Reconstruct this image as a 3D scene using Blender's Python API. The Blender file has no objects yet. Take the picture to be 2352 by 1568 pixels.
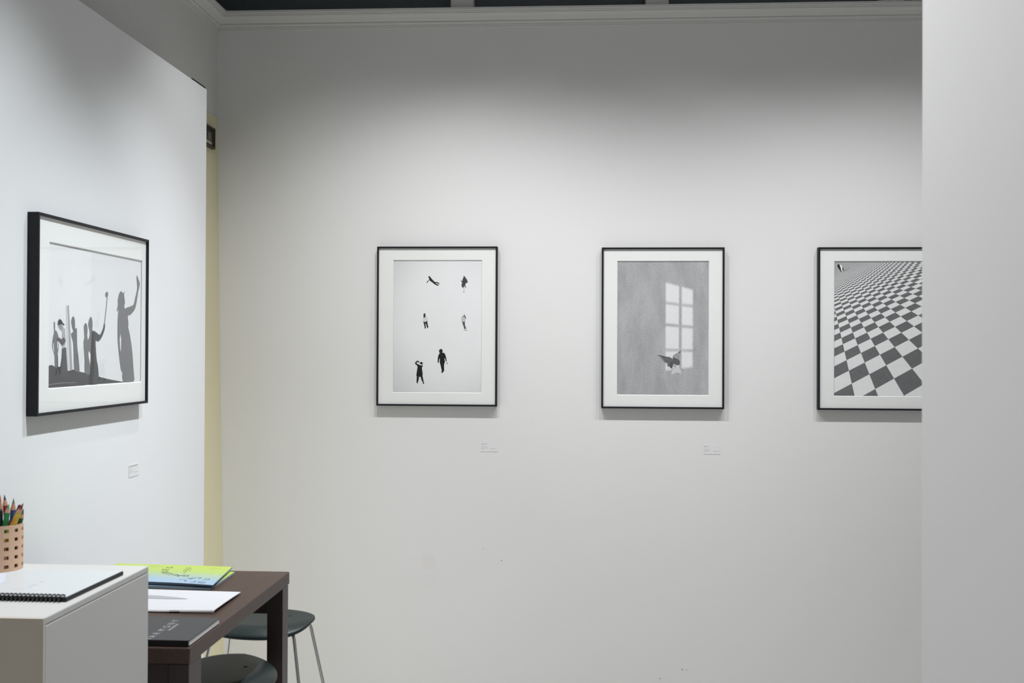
import bpy, bmesh, math, random
from mathutils import Vector, Matrix, geometry
random.seed(4)
C = bpy.context.scene.collection
PI = math.pi

# ------------------------------------------------------------------ materials
def lin(v):
    v = v/255.0
    return v/12.92 if v <= 0.04045 else ((v+0.055)/1.055)**2.4
def rgb(r, g, b, k=1.0): return (lin(r)*k, lin(g)*k, lin(b)*k, 1.0)
def new_mat(name):
    m = bpy.data.materials.new(name); m.use_nodes = True
    nt = m.node_tree; nt.nodes.clear()
    out = nt.nodes.new('ShaderNodeOutputMaterial')
    return m, nt, out
def principled(nt, out, col=(.8, .8, .8, 1), rough=.6, metal=0.0, spec=.5):
    b = nt.nodes.new('ShaderNodeBsdfPrincipled')
    b.inputs['Base Color'].default_value = col; b.inputs['Roughness'].default_value = rough
    b.inputs['Metallic'].default_value = metal; b.inputs['Specular IOR Level'].default_value = spec
    nt.links.new(b.outputs[0], out.inputs[0]); return b
def mth(nt, op, a, b=None, c=None, clamp=False):
    n = nt.nodes.new('ShaderNodeMath'); n.operation = op; n.use_clamp = clamp
    for i, v in enumerate((a, b, c)):
        if v is None: continue
        if isinstance(v, (int, float)): n.inputs[i].default_value = v
        else: nt.links.new(v, n.inputs[i])
    return n.outputs[0]
def smooth(nt, v, a, b):
    n = nt.nodes.new('ShaderNodeMapRange'); n.interpolation_type = 'SMOOTHSTEP'; n.clamp = True
    nt.links.new(v, n.inputs[0]); n.inputs[1].default_value = a; n.inputs[2].default_value = b
    return n.outputs[0]
def mixc(nt, f, a, b):
    n = nt.nodes.new('ShaderNodeMix'); n.data_type = 'RGBA'
    for i, v in ((0, f), (6, a), (7, b)):
        if isinstance(v, (int, float, tuple)): n.inputs[i].default_value = v
        else: nt.links.new(v, n.inputs[i])
    return n.outputs[2]
def noise(nt, scale, detail=3, vec=None, rough=.5):
    n = nt.nodes.new('ShaderNodeTexNoise'); n.inputs['Scale'].default_value = scale
    n.inputs['Detail'].default_value = detail; n.inputs['Roughness'].default_value = rough
    if vec is not None: nt.links.new(vec, n.inputs['Vector'])
    return n.outputs[0]
def objco(nt):
    return nt.nodes.new('ShaderNodeTexCoord').outputs['Object']
def scaled(nt, vec, s):
    n = nt.nodes.new('ShaderNodeMapping'); n.inputs['Scale'].default_value = s
    nt.links.new(vec, n.inputs[0]); return n.outputs[0]
def bump(nt, bsdf, h, strength=.1, dist=.001):
    n = nt.nodes.new('ShaderNodeBump'); n.inputs['Strength'].default_value = strength
    n.inputs['Distance'].default_value = dist
    nt.links.new(h, n.inputs['Height']); nt.links.new(n.outputs[0], bsdf.inputs['Normal'])

def simple(name, col, rough=.6, metal=0.0, spec=.5, var=.06, scale=40, bmp=.0):
    m, nt, out = new_mat(name); b = principled(nt, out, col, rough, metal, spec)
    co = objco(nt); n = noise(nt, scale, 3, co)
    d = tuple(max(0, c*(1-var)) for c in col[:3])+(1,); l = tuple(min(1, c*(1+var)) for c in col[:3])+(1,)
    nt.links.new(mixc(nt, n, d, l), b.inputs['Base Color'])
    if bmp: bump(nt, b, noise(nt, scale*6, 2, co), bmp, .0006)
    return m
def wall_paint(name, col, spots=(), var=.015):
    m, nt, out = new_mat(name); b = principled(nt, out, col, .75, 0, .25)
    co = objco(nt)
    big = noise(nt, 1.7, 3, co); fine = noise(nt, 220, 2, co)
    lo = tuple(c*(1-var) for c in col[:3])+(1,); hi = tuple(min(.95, c*(1+var)) for c in col[:3])+(1,)
    cur = mixc(nt, big, lo, hi)
    for (x, y, z, r, c, k) in spots:
        v = nt.nodes.new('ShaderNodeVectorMath'); v.operation = 'DISTANCE'
        nt.links.new(co, v.inputs[0]); v.inputs[1].default_value = (x, y, z)
        f = mth(nt, 'MULTIPLY', mth(nt, 'SUBTRACT', 1.0, smooth(nt, v.outputs['Value'], r*.3, r)), k)
        cur = mixc(nt, f, cur, c)
    nt.links.new(cur, b.inputs['Base Color'])
    bump(nt, b, fine, .06, .0008)
    return m
def gray(g): return simple('print_tone_%d' % g, (lin(g)*1.2, lin(g)*1.2, lin(g)*1.225, 1), .6, 0, .2, .03, 300)
_tones = {}
def tone(g):
    g = int(g*.94) if g < 140 else g
    if g not in _tones: _tones[g] = gray(g)
    return _tones[g]

M = {}
WH = (.80, .80, .79, 1)
M['wall'] = wall_paint('white_wall_paint', WH, [
    (-.6605, 4.8, .578, .05, (.74, .68, .67, 1), .3), (-.655, 4.8, .50, .06, (.765, .745, .74, 1), .3),
    (-.3375, 4.8, .590, .004, (.25, .24, .24, 1), .9), (-.4207, 4.8, .640, .004, (.4, .4, .4, 1), .6),
    (.4554, 4.8, .128, .006, (.3, .3, .3, 1), .7), (.475, 4.8, .125, .004, (.3, .3, .3, 1), .6),
    (.3592, 4.8, .086, .004, (.25, .24, .22, 1), .9)])
M['panel'] = wall_paint('white_partition_paint', (.82, .83, .835, 1))
M['upper'] = wall_paint('white_upper_wall_paint', (.74, .74, .72, 1))
M['yellow'] = wall_paint('pale_yellow_wall_paint', (.78, .73, .50, 1))
M['cornice'] = wall_paint('cornice_paint', (.70, .70, .68, 1))
M['ceil'] = wall_paint('ceiling_paint', (.60, .60, .60, 1))
M['floor'] = simple('grey_floor', (.60, .585, .56, 1), .5, 0, .4, .12, 6)
M['darkglass'] = simple('dark_night_glass', (.085, .100, .110, 1), .45, 0, .4, .1, 3)
M['frame'] = simple('black_frame_lacquer', (.010, .011, .014, 1), .5, 0, .25, .1, 60)
M['mat'] = simple('white_mat_board', (.93, .93, .92, 1), .8, 0, .2, .01, 200)
M['bevel'] = simple('mat_bevel_core', (.96, .96, .95, 1), .8, 0, .2, .0, 200)

def glass_mat():
    m, nt, out = new_mat('picture_glass')
    tr = nt.nodes.new('ShaderNodeBsdfTransparent'); tr.inputs[0].default_value = (.985, .988, .985, 1)
    gl = nt.nodes.new('ShaderNodeBsdfGlossy'); gl.inputs['Roughness'].default_value = .02
    lw = nt.nodes.new('ShaderNodeLayerWeight'); lw.inputs[0].default_value = .5
    # Schlick-like reflectance, the same from either side of the thin pane
    refl = mth(nt, 'ADD', mth(nt, 'MULTIPLY', mth(nt, 'POWER', lw.outputs['Facing'], 5.0), .55), .014)
    # faint unevenness of the pane
    bp = nt.nodes.new('ShaderNodeBump'); bp.inputs['Strength'].default_value = .01
    nt.links.new(noise(nt, 3, 1, objco(nt)), bp.inputs['Height']); nt.links.new(bp.outputs[0], gl.inputs['Normal'])
    mx = nt.nodes.new('ShaderNodeMixShader')
    nt.links.new(refl, mx.inputs[0]); nt.links.new(tr.outputs[0], mx.inputs[1]); nt.links.new(gl.outputs[0], mx.inputs[2])
    nt.links.new(mx.outputs[0], out.inputs[0]); return m
M['glass'] = glass_mat()

def wood(name, a, b_, rough=.42, sc=(3, 40, 40)):
    m, nt, out = new_mat(name); b = principled(nt, out, a, rough, 0, .6)
    v = scaled(nt, objco(nt), sc)
    n = noise(nt, 3.0, 5, v, .6); n2 = noise(nt, 14.0, 3, v)
    f = mth(nt, 'ADD', mth(nt, 'MULTIPLY', n, .7), mth(nt, 'MULTIPLY', n2, .3))
    nt.links.new(mixc(nt, smooth(nt, f, .3, .7), a, b_), b.inputs['Base Color'])
    bump(nt, b, n2, .05, .0006); return m
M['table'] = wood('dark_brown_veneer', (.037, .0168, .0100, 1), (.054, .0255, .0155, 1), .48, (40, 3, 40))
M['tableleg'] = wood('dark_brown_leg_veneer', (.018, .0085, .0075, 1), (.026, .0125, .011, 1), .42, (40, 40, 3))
M['seat'] = simple('dark_green_seat_shell', (.0095, .0165, .0158, 1), .45, 0, .32, .08, 30)
M['hole'] = simple('black_void', (.004, .004, .004, 1), .8)
M['chrome'] = simple('brushed_chrome', (.62, .61, .60, 1), .22, 1.0, .5, .04, 120)
M['glide'] = simple('black_plastic_glide', (.02, .02, .02, 1), .5)
M['plinth'] = wall_paint('plinth_white_paint', (.59, .585, .57, 1))
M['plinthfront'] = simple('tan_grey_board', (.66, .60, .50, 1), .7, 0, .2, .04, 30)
M['bookpages'] = simple('white_page_block', (.86, .85, .84, 1), .8, 0, .2, .06, 400)
M['cup'] = simple('peach_plastic', (.74, .49, .335, 1), .45, 0, .4, .03, 50)
M['black'] = simple('black_card', (.014, .015, .018, 1), .5, 0, .3, .15, 90)
M['wire'] = simple('black_coated_wire', (.020, .018, .018, 1), .3, 0, .6, .1, 90)
M['cover'] = simple('white_cover_sheet', (.63, .66, .67, 1), .35, 0, .4, .02, 60)
M['pink'] = simple('faint_pink_pencil', (.56, .47, .47, 1), .8)
M['greyink'] = simple('faint_grey_pencil', (.58, .60, .60, 1), .8)
M['slip'] = simple('lavender_paper', (.62, .64, .72, 1), .7, 0, .2, .02, 60)
M['paper'] = simple('white_paper', (.57, .565, .58, 1), .7, 0, .3, .015, 120)
M['paperedge'] = simple('page_edges', (.66, .64, .62, 1), .8, 0, .2, .08, 400)
M['book'] = simple('charcoal_cloth_cover', (.058, .058, .058, 1), .6, 0, .3, .12, 500)
M['silver'] = simple('silver_grey_ink', (.42, .42, .42, 1), .5, 0, .4, .03, 90)
M['bookspine'] = simple('black_spine_cloth', (.010, .008, .008, 1), .6, 0, .2, .1, 300)
M['ink'] = simple('dark_green_ink', (.055, .075, .022, 1), .6)
M['inkblue'] = simple('dark_blue_ink', (.10, .14, .17, 1), .6)
M['inklight'] = simple('olive_ink', (.30, .36, .10, 1), .6)
M['labelcard'] = simple('label_card', (.80, .80, .80, 1), .6, 0, .3, .01, 90)
M['labelink'] = simple('label_grey_ink', (.42, .42, .42, 1), .8)
M['bronze'] = simple('plaque_bronze_rim', (.085, .070, .045, 1), .5, .3, .4, .1, 60)
M['plaque'] = simple('plaque_black', (.010, .012, .014, 1), .5, 0, .4)
M['gold'] = simple('plaque_beige', (.50, .46, .30, 1), .6)

def magazine_mat():
    m, nt, out = new_mat('yellow_to_blue_gradient_cover'); b = principled(nt, out, (.5, .6, .2, 1), .5, 0, .35)
    uv = nt.nodes.new('ShaderNodeUVMap'); sp = nt.nodes.new('ShaderNodeSeparateXYZ')
    nt.links.new(uv.outputs[0], sp.inputs[0])
    f = mth(nt, 'ADD', sp.outputs[1], mth(nt, 'MULTIPLY', mth(nt, 'SUBTRACT', noise(nt, 6, 2, objco(nt)), .5), .10))
    cr = nt.nodes.new('ShaderNodeValToRGB'); e = cr.color_ramp.elements
    e[0].position = .0; e[0].color = (.30, .41, .55, 1); e[1].position = 1.0; e[1].color = (.40, .50, .075, 1)
    for p, c in ((.20, (.30, .41, .50, 1)), (.42, (.34, .44, .32, 1)), (.62, (.38, .48, .13, 1))):
        x = e.new(p); x.color = c
    nt.links.new(f, cr.inputs[0]); nt.links.new(cr.outputs[0], b.inputs['Base Color']); return m
M['mag'] = magazine_mat()
M['magspine'] = simple('slate_blue_fold', (.095, .130, .175, 1), .6, 0, .3, .15, 60)
M['magedge'] = simple('pale_blue_page_edge', (.30, .40, .48, 1), .6)

# the four printed photographs: paper tone materials (figures are laid in as inked shapes)
def print_snow():
    m, nt, out = new_mat('print_pale_grey_field'); b = principled(nt, out, (.8, .8, .8, 1), .5, 0, .25)
    co = objco(nt); sp = nt.nodes.new('ShaderNodeSeparateXYZ'); nt.links.new(co, sp.inputs[0])
    x, y = sp.outputs[0], sp.outputs[1]
    d = mth(nt, 'ADD', mth(nt, 'POWER', mth(nt, 'ABSOLUTE', mth(nt, 'MULTIPLY', mth(nt, 'SUBTRACT', x, .05), 3.6)), 2.0),
            mth(nt, 'POWER', mth(nt, 'ABSOLUTE', mth(nt, 'MULTIPLY', mth(nt, 'ADD', y, -.02), 2.9)), 2.0))
    f = mth(nt, 'ADD', smooth(nt, d, .1, 1.9), mth(nt, 'MULTIPLY', mth(nt, 'SUBTRACT', noise(nt, 9, 3, co), .5), .18))
    a = lin(231)*1.16; c = lin(200)*1.16
    nt.links.new(mixc(nt, f, (a, a, a*1.015, 1), (c, c, c*1.02, 1)), b.inputs['Base Color']); return m
def print_window():
    m, nt, out = new_mat('print_grey_plaster_with_window_light'); b = principled(nt, out, (.4, .4, .4, 1), .5, 0, .25)
    co = objco(nt); sp = nt.nodes.new('ShaderNodeSeparateXYZ'); nt.links.new(co, sp.inputs[0])
    ox, sx, oy, sy = W2MAP
    jit = mth(nt, 'MULTIPLY', mth(nt, 'SUBTRACT', noise(nt, 120, 2, co), .5), 14)
    x = mth(nt, 'ADD', mth(nt, 'DIVIDE', mth(nt, 'SUBTRACT', sp.outputs[0], ox), sx), jit)
    y = mth(nt, 'ADD', mth(nt, 'DIVIDE', mth(nt, 'SUBTRACT', sp.outputs[1], oy), sy), jit)
    box = mth(nt, 'MULTIPLY', smooth(nt, x, 558, 580), mth(nt, 'SUBTRACT', 1, smooth(nt, x, 850, 878)))
    dx = mth(nt, 'SUBTRACT', x, 570)
    yt = mth(nt, 'SUBTRACT', y, mth(nt, 'MULTIPLY', dx, .27))
    box = mth(nt, 'MULTIPLY', box, smooth(nt, yt, 258, 298))
    yb = mth(nt, 'ADD', y, mth(nt, 'MULTIPLY', dx, .13))
    box = mth(nt, 'MULTIPLY', box, mth(nt, 'SUBTRACT', 1, smooth(nt, yb, 1212, 1256)))
    bar = mth(nt, 'SUBTRACT', 1, smooth(nt, mth(nt, 'ABSOLUTE', mth(nt, 'SUBTRACT', x, 729)), 5, 26))
    for (c0, k, st) in ((500, .12, .70), (737, .09, .85), (1012, .02, .75)):
        yy = mth(nt, 'SUBTRACT', mth(nt, 'SUBTRACT', y, c0), mth(nt, 'MULTIPLY', dx, k))
        h = mth(nt, 'MULTIPLY', mth(nt, 'SUBTRACT', 1, smooth(nt, mth(nt, 'ABSOLUTE', yy), 2, 30)), st)
        bar = mth(nt, 'MAXIMUM', bar, h)
    mask = mth(nt, 'MULTIPLY', box, mth(nt, 'SUBTRACT', 1, bar))
    v = scaled(nt, co, (1, .35, 1))
    g = mth(nt, 'ADD', mth(nt, 'MULTIPLY', noise(nt, 14, 4, v, .6), .55), mth(nt, 'MULTIPLY', noise(nt, 150, 3, co, .7), .45))
    grit = noise(nt, 210, 3, scaled(nt, co, (1, 1.4, 1)), .7)
    a, c = lin(150)*1.15, lin(186)*1.15
    base = mixc(nt, smooth(nt, g, .28, .72), (a, a, a*1.03, 1), (c, c, c*1.03, 1))
    dk = lin(120)*1.22
    left = mth(nt, 'SUBTRACT', 1, smooth(nt, x, 380, 640))
    base = mixc(nt, mth(nt, 'MULTIPLY', mth(nt, 'MULTIPLY', smooth(nt, grit, .56, .72), left), .55), base, (dk, dk, dk*1.03, 1))
    w, w2 = lin(226)*1.22, lin(212)*1.22
    lightc = mixc(nt, noise(nt, 130, 3, co), (w2, w2, w2*1.02, 1), (w, w, w*1.02, 1))
    nt.links.new(mixc(nt, mask, base, lightc), b.inputs['Base Color']); return m
def print_checker():
    m, nt, out = new_mat('print_checkered_plaza'); b = principled(nt, out, (.5, .5, .5, 1), .5, 0, .25)
    co = objco(nt); sp = nt.nodes.new('ShaderNodeSeparateXYZ'); nt.links.new(co, sp.inputs[0])
    x, y = sp.outputs[0], sp.outputs[1]; h = HOM
    def lc(a, b_, c): return mth(nt, 'ADD', mth(nt, 'ADD', mth(nt, 'MULTIPLY', x, a), mth(nt, 'MULTIPLY', y, b_)), c)
    d = mth(nt, 'MAXIMUM', lc(h[6], h[7], h[8]), .02)
    i = mth(nt, 'DIVIDE', lc(h[0], h[1], h[2]), d); j = mth(nt, 'DIVIDE', lc(h[3], h[4], h[5]), d)
    s = mth(nt, 'ADD', mth(nt, 'FLOOR', i), mth(nt, 'FLOOR', j))
    odd = mth(nt, 'ABSOLUTE', mth(nt, 'SUBTRACT', s, mth(nt, 'MULTIPLY', mth(nt, 'FLOOR', mth(nt, 'DIVIDE', s, 2)), 2)))
    fi = mth(nt, 'ABSOLUTE', mth(nt, 'SUBTRACT', mth(nt, 'FRACT', i), .5)); fj = mth(nt, 'ABSOLUTE', mth(nt, 'SUBTRACT', mth(nt, 'FRACT', j), .5))
    joint = mth(nt, 'GREATER_THAN', mth(nt, 'MAXIMUM', fi, fj), .492)
    gn = noise(nt, 60, 4, co)
    k1, k2, w1, w2 = lin(92)*1.22, lin(118)*1.22, lin(220)*1.22, lin(230)*1.22
    dark = mixc(nt, gn, (k1, k1, k1*1.03, 1), (k2, k2, k2*1.03, 1))
    whi = mixc(nt, gn, (w1, w1, w1*1.01, 1), (w2, w2, w2*1.01, 1))
    col = mixc(nt, odd, whi, dark)
    jt = lin(150)*1.22
    col = mixc(nt, mth(nt, 'MULTIPLY', joint, .5), col, (jt, jt, jt, 1))
    far = mth(nt, 'SUBTRACT', 1, smooth(nt, d, .145, .30))
    fg = lin(163)*1.22
    col = mixc(nt, far, col, (fg, fg, fg*1.02, 1))
    nt.links.new(col, b.inputs['Base Color']); return m
def print_white():
    m, nt, out = new_mat('print_white_room'); b = principled(nt, out, (.8, .8, .8, 1), .5, 0, .25)
    a = lin(226)*1.22; c = lin(219)*1.22
    nt.links.new(mixc(nt, noise(nt, 5, 2, objco(nt)), (c, c, c*1.02, 1), (a, a, a*1.02, 1)), b.inputs['Base Color']); return m

# ------------------------------------------------------------------ mesh helpers
class MB:
    def __init__(s): s.v = []; s.f = []; s.mi = []; s.mats = []; s.uv = {}
    def mat(s, m):
        if m not in s.mats: s.mats.append(m)
        return s.mats.index(m)
    def face(s, pts, m, uv=None):
        i0 = len(s.v); s.v += [tuple(p) for p in pts]; s.f.append(tuple(range(i0, i0+len(pts)))); s.mi.append(s.mat(m))
        if uv: s.uv[len(s.f)-1] = uv
    def grid(s, rows, m, close_u=False, close_v=False, flip=False):
        i0 = len(s.v); nr = len(rows); nc = len(rows[0])
        for r in rows: s.v += [tuple(p) for p in r]
        for a in range(nr if close_v else nr-1):
            for b in range(nc if close_u else nc-1):
                q = (i0+a*nc+b, i0+a*nc+(b+1) % nc, i0+((a+1) % nr)*nc+(b+1) % nc, i0+((a+1) % nr)*nc+b)
                s.f.append(q[::-1] if flip else q); s.mi.append(s.mat(m))
    def fan(s, ring, m, flip=False):
        i0 = len(s.v); s.v += [tuple(p) for p in ring]; q = tuple(range(i0, i0+len(ring)))
        s.f.append(q[::-1] if flip else q); s.mi.append(s.mat(m))
    def box(s, x0, x1, y0, y1, z0, z1, m, mx=None):
        c = [(x0, y0, z0), (x1, y0, z0), (x1, y1, z0), (x0, y1, z0), (x0, y0, z1), (x1, y0, z1), (x1, y1, z1), (x0, y1, z1)]
        if mx is not None: c = [tuple(mx @ Vector(p)) for p in c]
        i0 = len(s.v); s.v += c
        for q in ((0, 3, 2, 1), (4, 5, 6, 7), (0, 1, 5, 4), (1, 2, 6, 5), (2, 3, 7, 6), (3, 0, 4, 7)):
            s.f.append(tuple(i0+k for k in q)); s.mi.append(s.mat(m))
    def tube(s, pts, r, m, n=12, caps=True):
        pts = [Vector(p) for p in pts]; rows = []
        rr = r if isinstance(r, (list, tuple)) else [r]*len(pts)
        up = None
        for k, p in enumerate(pts):
            t = (pts[min(k+1, len(pts)-1)]-pts[max(k-1, 0)]).normalized()
            if up is None:
                up = t.orthogonal().normalized()
            up = (up-t*up.dot(t)).normalized(); w = t.cross(up)
            rows.append([p+(up*math.cos(2*PI*i/n)+w*math.sin(2*PI*i/n))*rr[k] for i in range(n)])
        s.grid(rows, m, close_u=True)
        if caps: s.fan(rows[0], m, True); s.fan(rows[-1], m)
    def poly(s, pts3, m):
        """flat outline of any shape, tessellated"""
        i0 = len(s.v); s.v += [tuple(p) for p in pts3]
        for t in geometry.tessellate_polygon([[Vector(p) for p in pts3]]):
            s.f.append(tuple(i0+k for k in t)); s.mi.append(s.mat(m))
    def build(s, name, parent=None, smooth_=False, merge=False, bevel=0.0, recalc=True, loc=None):
        me = bpy.data.meshes.new(name); me.from_pydata(s.v, [], s.f)
        for m in s.mats: me.materials.append(m)
        for p, i in zip(me.polygons, s.mi): p.material_index = i
        if s.uv:
            l = me.uv_layers.new(name='UVMap')
            for fi, uv in s.uv.items():
                for k, li in enumerate(me.polygons[fi].loop_indices): l.data[li].uv = uv[k]
        if merge or bevel or recalc:
            bm = bmesh.new(); bm.from_mesh(me)
            if merge or bevel: bmesh.ops.remove_doubles(bm, verts=bm.verts, dist=1e-6)
            if recalc: bmesh.ops.recalc_face_normals(bm, faces=bm.faces)
            bm.to_mesh(me); bm.free()
        if smooth_:
            for p in me.polygons: p.use_smooth = True
        o = bpy.data.objects.new(name, me); C.objects.link(o)
        if parent: o.parent = parent
        if loc: o.location = loc
        if bevel:
            bv = o.modifiers.new('bevel', 'BEVEL'); bv.width = bevel; bv.segments = 2; bv.limit_method = 'ANGLE'
        return o
def tag(o, label=None, cat=None, group=None, kind=None):
    if label: o['label'] = label
    if cat: o['category'] = cat
    if group: o['group'] = group
    if kind: o['kind'] = kind
    return o
def thing(name, label, cat, loc=(0, 0, 0), rz=0, group=None):
    o = bpy.data.objects.new(name, None); C.objects.link(o); o.empty_display_size = .05
    o.location = loc; o.rotation_euler = (0, 0, rz)
    return tag(o, label, cat, group)
def struct(o): o['kind'] = 'structure'; return o
def copy_tree(o, parent=None):
    c = o.copy(); C.objects.link(c)
    if parent: c.parent = parent
    for ch in list(o.children): copy_tree(ch, c)
    return c
def catmull(pts, n=3):
    out = []; N = len(pts)
    for i in range(N):
        p0, p1, p2, p3 = (Vector(pts[(i+k-1) % N]) for k in range(4))
        for k in range(n):
            t = k/n
            out.append(.5*((2*p1)+(p2-p0)*t+(2*p0-5*p1+4*p2-p3)*t*t+(3*p1-p0-3*p2+p3)*t**3))
    return [tuple(v) for v in out]
def glyph(mb, ch, size, mx, m, wscale=1.0):
    """one letter of the built-in font, flattened into the mesh; mx maps letter plane to place"""
    cu = bpy.data.curves.new('glyph', 'FONT'); cu.body = ch; cu.size = size
    cu.align_x = 'CENTER'; cu.align_y = 'CENTER'; cu.resolution_u = 3
    ob = bpy.data.objects.new('glyph', cu); C.objects.link(ob)
    dg = bpy.context.evaluated_depsgraph_get()
    me = ob.evaluated_get(dg).to_mesh()
    i0 = len(mb.v); mb.v += [tuple(mx @ Vector((v.co.x*wscale, v.co.y, 0))) for v in me.vertices]
    for p in me.polygons: mb.f.append(tuple(i0+k for k in p.vertices)); mb.mi.append(mb.mat(m))
    ob.evaluated_get(dg).to_mesh_clear()
    bpy.data.objects.remove(ob); bpy.data.curves.remove(cu)
# outlines measured on the prints (metres from each print's centre) and layout numbers
FR1 = (-0.8941,-0.3595,1.2702,1.974)
OP1 = (-0.8213,-0.4295,1.3306,1.9129)
FR2 = (0.098,0.6294,1.2665,1.9688)
OP2 = (0.1677,0.5619,1.327,1.9085)
FR3 = (1.0302,1.5652,1.2669,1.9686)
OP3 = (1.1006,1.4986,1.328,1.9071)
ART1 = [(38,[(-0.0409,0.219),(-0.038,0.2226),(-0.0344,0.2211),(-0.0306,0.2159),(-0.0243,0.2086),(-0.0127,0.1971),(-0.0043,0.1961),(0.0041,0.1936),(0.009,0.1877),(0.0073,0.1861),(-0.0,0.1902),(-0.0084,0.1915),(-0.0042,0.1873),(0.0038,0.1846),(0.0025,0.1794),(-0.0042,0.1815),(-0.0158,0.1877),(-0.0253,0.1961),(-0.0305,0.1977),(-0.0352,0.204),(-0.0411,0.1992),(-0.0467,0.1915),(-0.0488,0.1923),(-0.0459,0.1992),(-0.0379,0.2065),(-0.0375,0.2117),(-0.0405,0.2149)]),(70,[(0.1141,0.2201),(0.1183,0.2229),(0.1225,0.2181),(0.1299,0.2076),(0.1335,0.1983),(0.1324,0.192),(0.1268,0.192),(0.1227,0.1816),(0.1263,0.1732),(0.1248,0.1701),(0.1185,0.1784),(0.1158,0.1711),(0.1101,0.1722),(0.1065,0.1795),(0.1069,0.1868),(0.109,0.193),(0.1048,0.1993),(0.1031,0.2055),(0.1079,0.2014),(0.1114,0.2045),(0.111,0.2108),(0.1152,0.2149)]),(200,[(0.1133,0.1722),(0.12,0.1732),(0.1196,0.1566),(0.1165,0.1566)]),(70,[(0.1134,0.1553),(0.1201,0.1528),(0.1186,0.1503),(0.1144,0.1524)]),(55,[(-0.0613,0.055),(-0.0571,0.0582),(-0.0536,0.055),(-0.0533,0.0456),(-0.057,0.0373),(-0.0612,0.0383),(-0.0619,0.0477)]),(208,[(-0.0529,0.0509),(-0.0476,0.0457),(-0.0429,0.0331),(-0.0422,0.0206),(-0.0475,0.0227),(-0.0538,0.0195),(-0.0622,0.0206),(-0.0648,0.0289),(-0.0623,0.0383),(-0.057,0.0373),(-0.0533,0.0456)]),(42,[(-0.0622,0.0206),(-0.0538,0.0189),(-0.0458,0.0237),(-0.0432,0.0102),(-0.0404,-0.0044),(-0.0457,-0.0065),(-0.0506,0.0112),(-0.0527,0.0101),(-0.0511,-0.0076),(-0.0536,-0.0107),(-0.0562,-0.0066),(-0.059,0.008)]),(185,[(0.116,0.0523),(0.1197,0.0565),(0.1229,0.0524),(0.1223,0.0471),(0.116,0.0471)]),(85,[(0.1139,0.0461),(0.1223,0.0482),(0.1269,0.0378),(0.1255,0.034),(0.1223,0.0357),(0.1202,0.043),(0.115,0.043)]),(85,[(0.1072,0.0436),(0.1108,0.0429),(0.1118,0.0377),(0.1077,0.0377)]),(188,[(0.1081,0.0377),(0.115,0.043),(0.1212,0.0419),(0.1244,0.0294),(0.122,0.0211),(0.1088,0.0211),(0.106,0.0294)]),(88,[(0.1098,0.0206),(0.1224,0.0211),(0.122,0.0086),(0.1284,-0.0101),(0.1205,-0.0112),(0.1151,0.0044)]),(60,[(0.1184,-0.0122),(0.1226,-0.0143),(0.1217,-0.0168),(0.118,-0.0143)]),(45,[(0.1257,-0.0143),(0.132,-0.0174),(0.1299,-0.0197),(0.1257,-0.0168)]),(28,[(-0.0987,-0.1639),(-0.0897,-0.1524),(-0.0806,-0.1544),(-0.0798,-0.1596),(-0.0834,-0.1603),(-0.0855,-0.1561),(-0.0924,-0.1633),(-0.0844,-0.1674),(-0.0759,-0.1715),(-0.0665,-0.1727),(-0.0637,-0.1715),(-0.0643,-0.1763),(-0.0675,-0.1836),(-0.0657,-0.1982),(-0.0642,-0.2097),(-0.0648,-0.2201),(-0.0662,-0.2228),(-0.0809,-0.2229),(-0.0894,-0.2202),(-0.0925,-0.2192),(-0.0909,-0.2046),(-0.0885,-0.1879),(-0.0877,-0.1754)]),(28,[(-0.0894,-0.2192),(-0.0809,-0.2223),(-0.0829,-0.24),(-0.0871,-0.2495),(-0.0839,-0.2526),(-0.0902,-0.2505),(-0.0913,-0.2422)]),(28,[(-0.0731,-0.2222),(-0.0652,-0.2201),(-0.0604,-0.2399),(-0.0587,-0.2482),(-0.0576,-0.2528),(-0.0625,-0.2535),(-0.064,-0.2441),(-0.0672,-0.241)]),(28,[(-0.0781,-0.1632),(-0.0739,-0.1579),(-0.067,-0.1575),(-0.064,-0.1627),(-0.065,-0.169),(-0.0718,-0.1673)]),(30,[(0.0241,-0.1091),(0.0234,-0.1132),(0.0212,-0.1166),(0.018,-0.1184),(0.0144,-0.1185),(0.0112,-0.1166),(0.009,-0.1133),(0.0082,-0.1091),(0.009,-0.105),(0.0112,-0.1016),(0.0143,-0.0998),(0.0179,-0.0997),(0.0211,-0.1016),(0.0233,-0.1049)]),(26,[(0.012,-0.1185),(0.0235,-0.1159),(0.0298,-0.1174),(0.0351,-0.1226),(0.0394,-0.1371),(0.0422,-0.1528),(0.0395,-0.1542),(0.0363,-0.1455),(0.0331,-0.1393),(0.0331,-0.1497),(0.0349,-0.1559),(0.0311,-0.1664),(0.0308,-0.183),(0.0309,-0.1976),(0.0271,-0.1993),(0.024,-0.205),(0.0177,-0.2015),(0.0208,-0.1977),(0.0176,-0.181),(0.0133,-0.1644),(0.0112,-0.156),(0.0122,-0.1456),(0.0111,-0.1404),(0.008,-0.1498),(0.0066,-0.1598),(0.0028,-0.1592),(0.0021,-0.1498),(0.0037,-0.1352),(0.0068,-0.1248)]),(190,[(0.0405,-0.1621),(0.0453,-0.158),(0.0489,-0.1611),(0.0469,-0.1673),(0.0427,-0.1688)]),(110,[(0.0441,-0.16),(0.0468,-0.159),(0.0458,-0.1632)]),(250,[(-0.0694,-0.0911),(-0.0701,-0.0927),(-0.0717,-0.0934),(-0.0734,-0.0928),(-0.074,-0.0911),(-0.0734,-0.0895),(-0.0717,-0.0888),(-0.0701,-0.0895)])]
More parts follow.
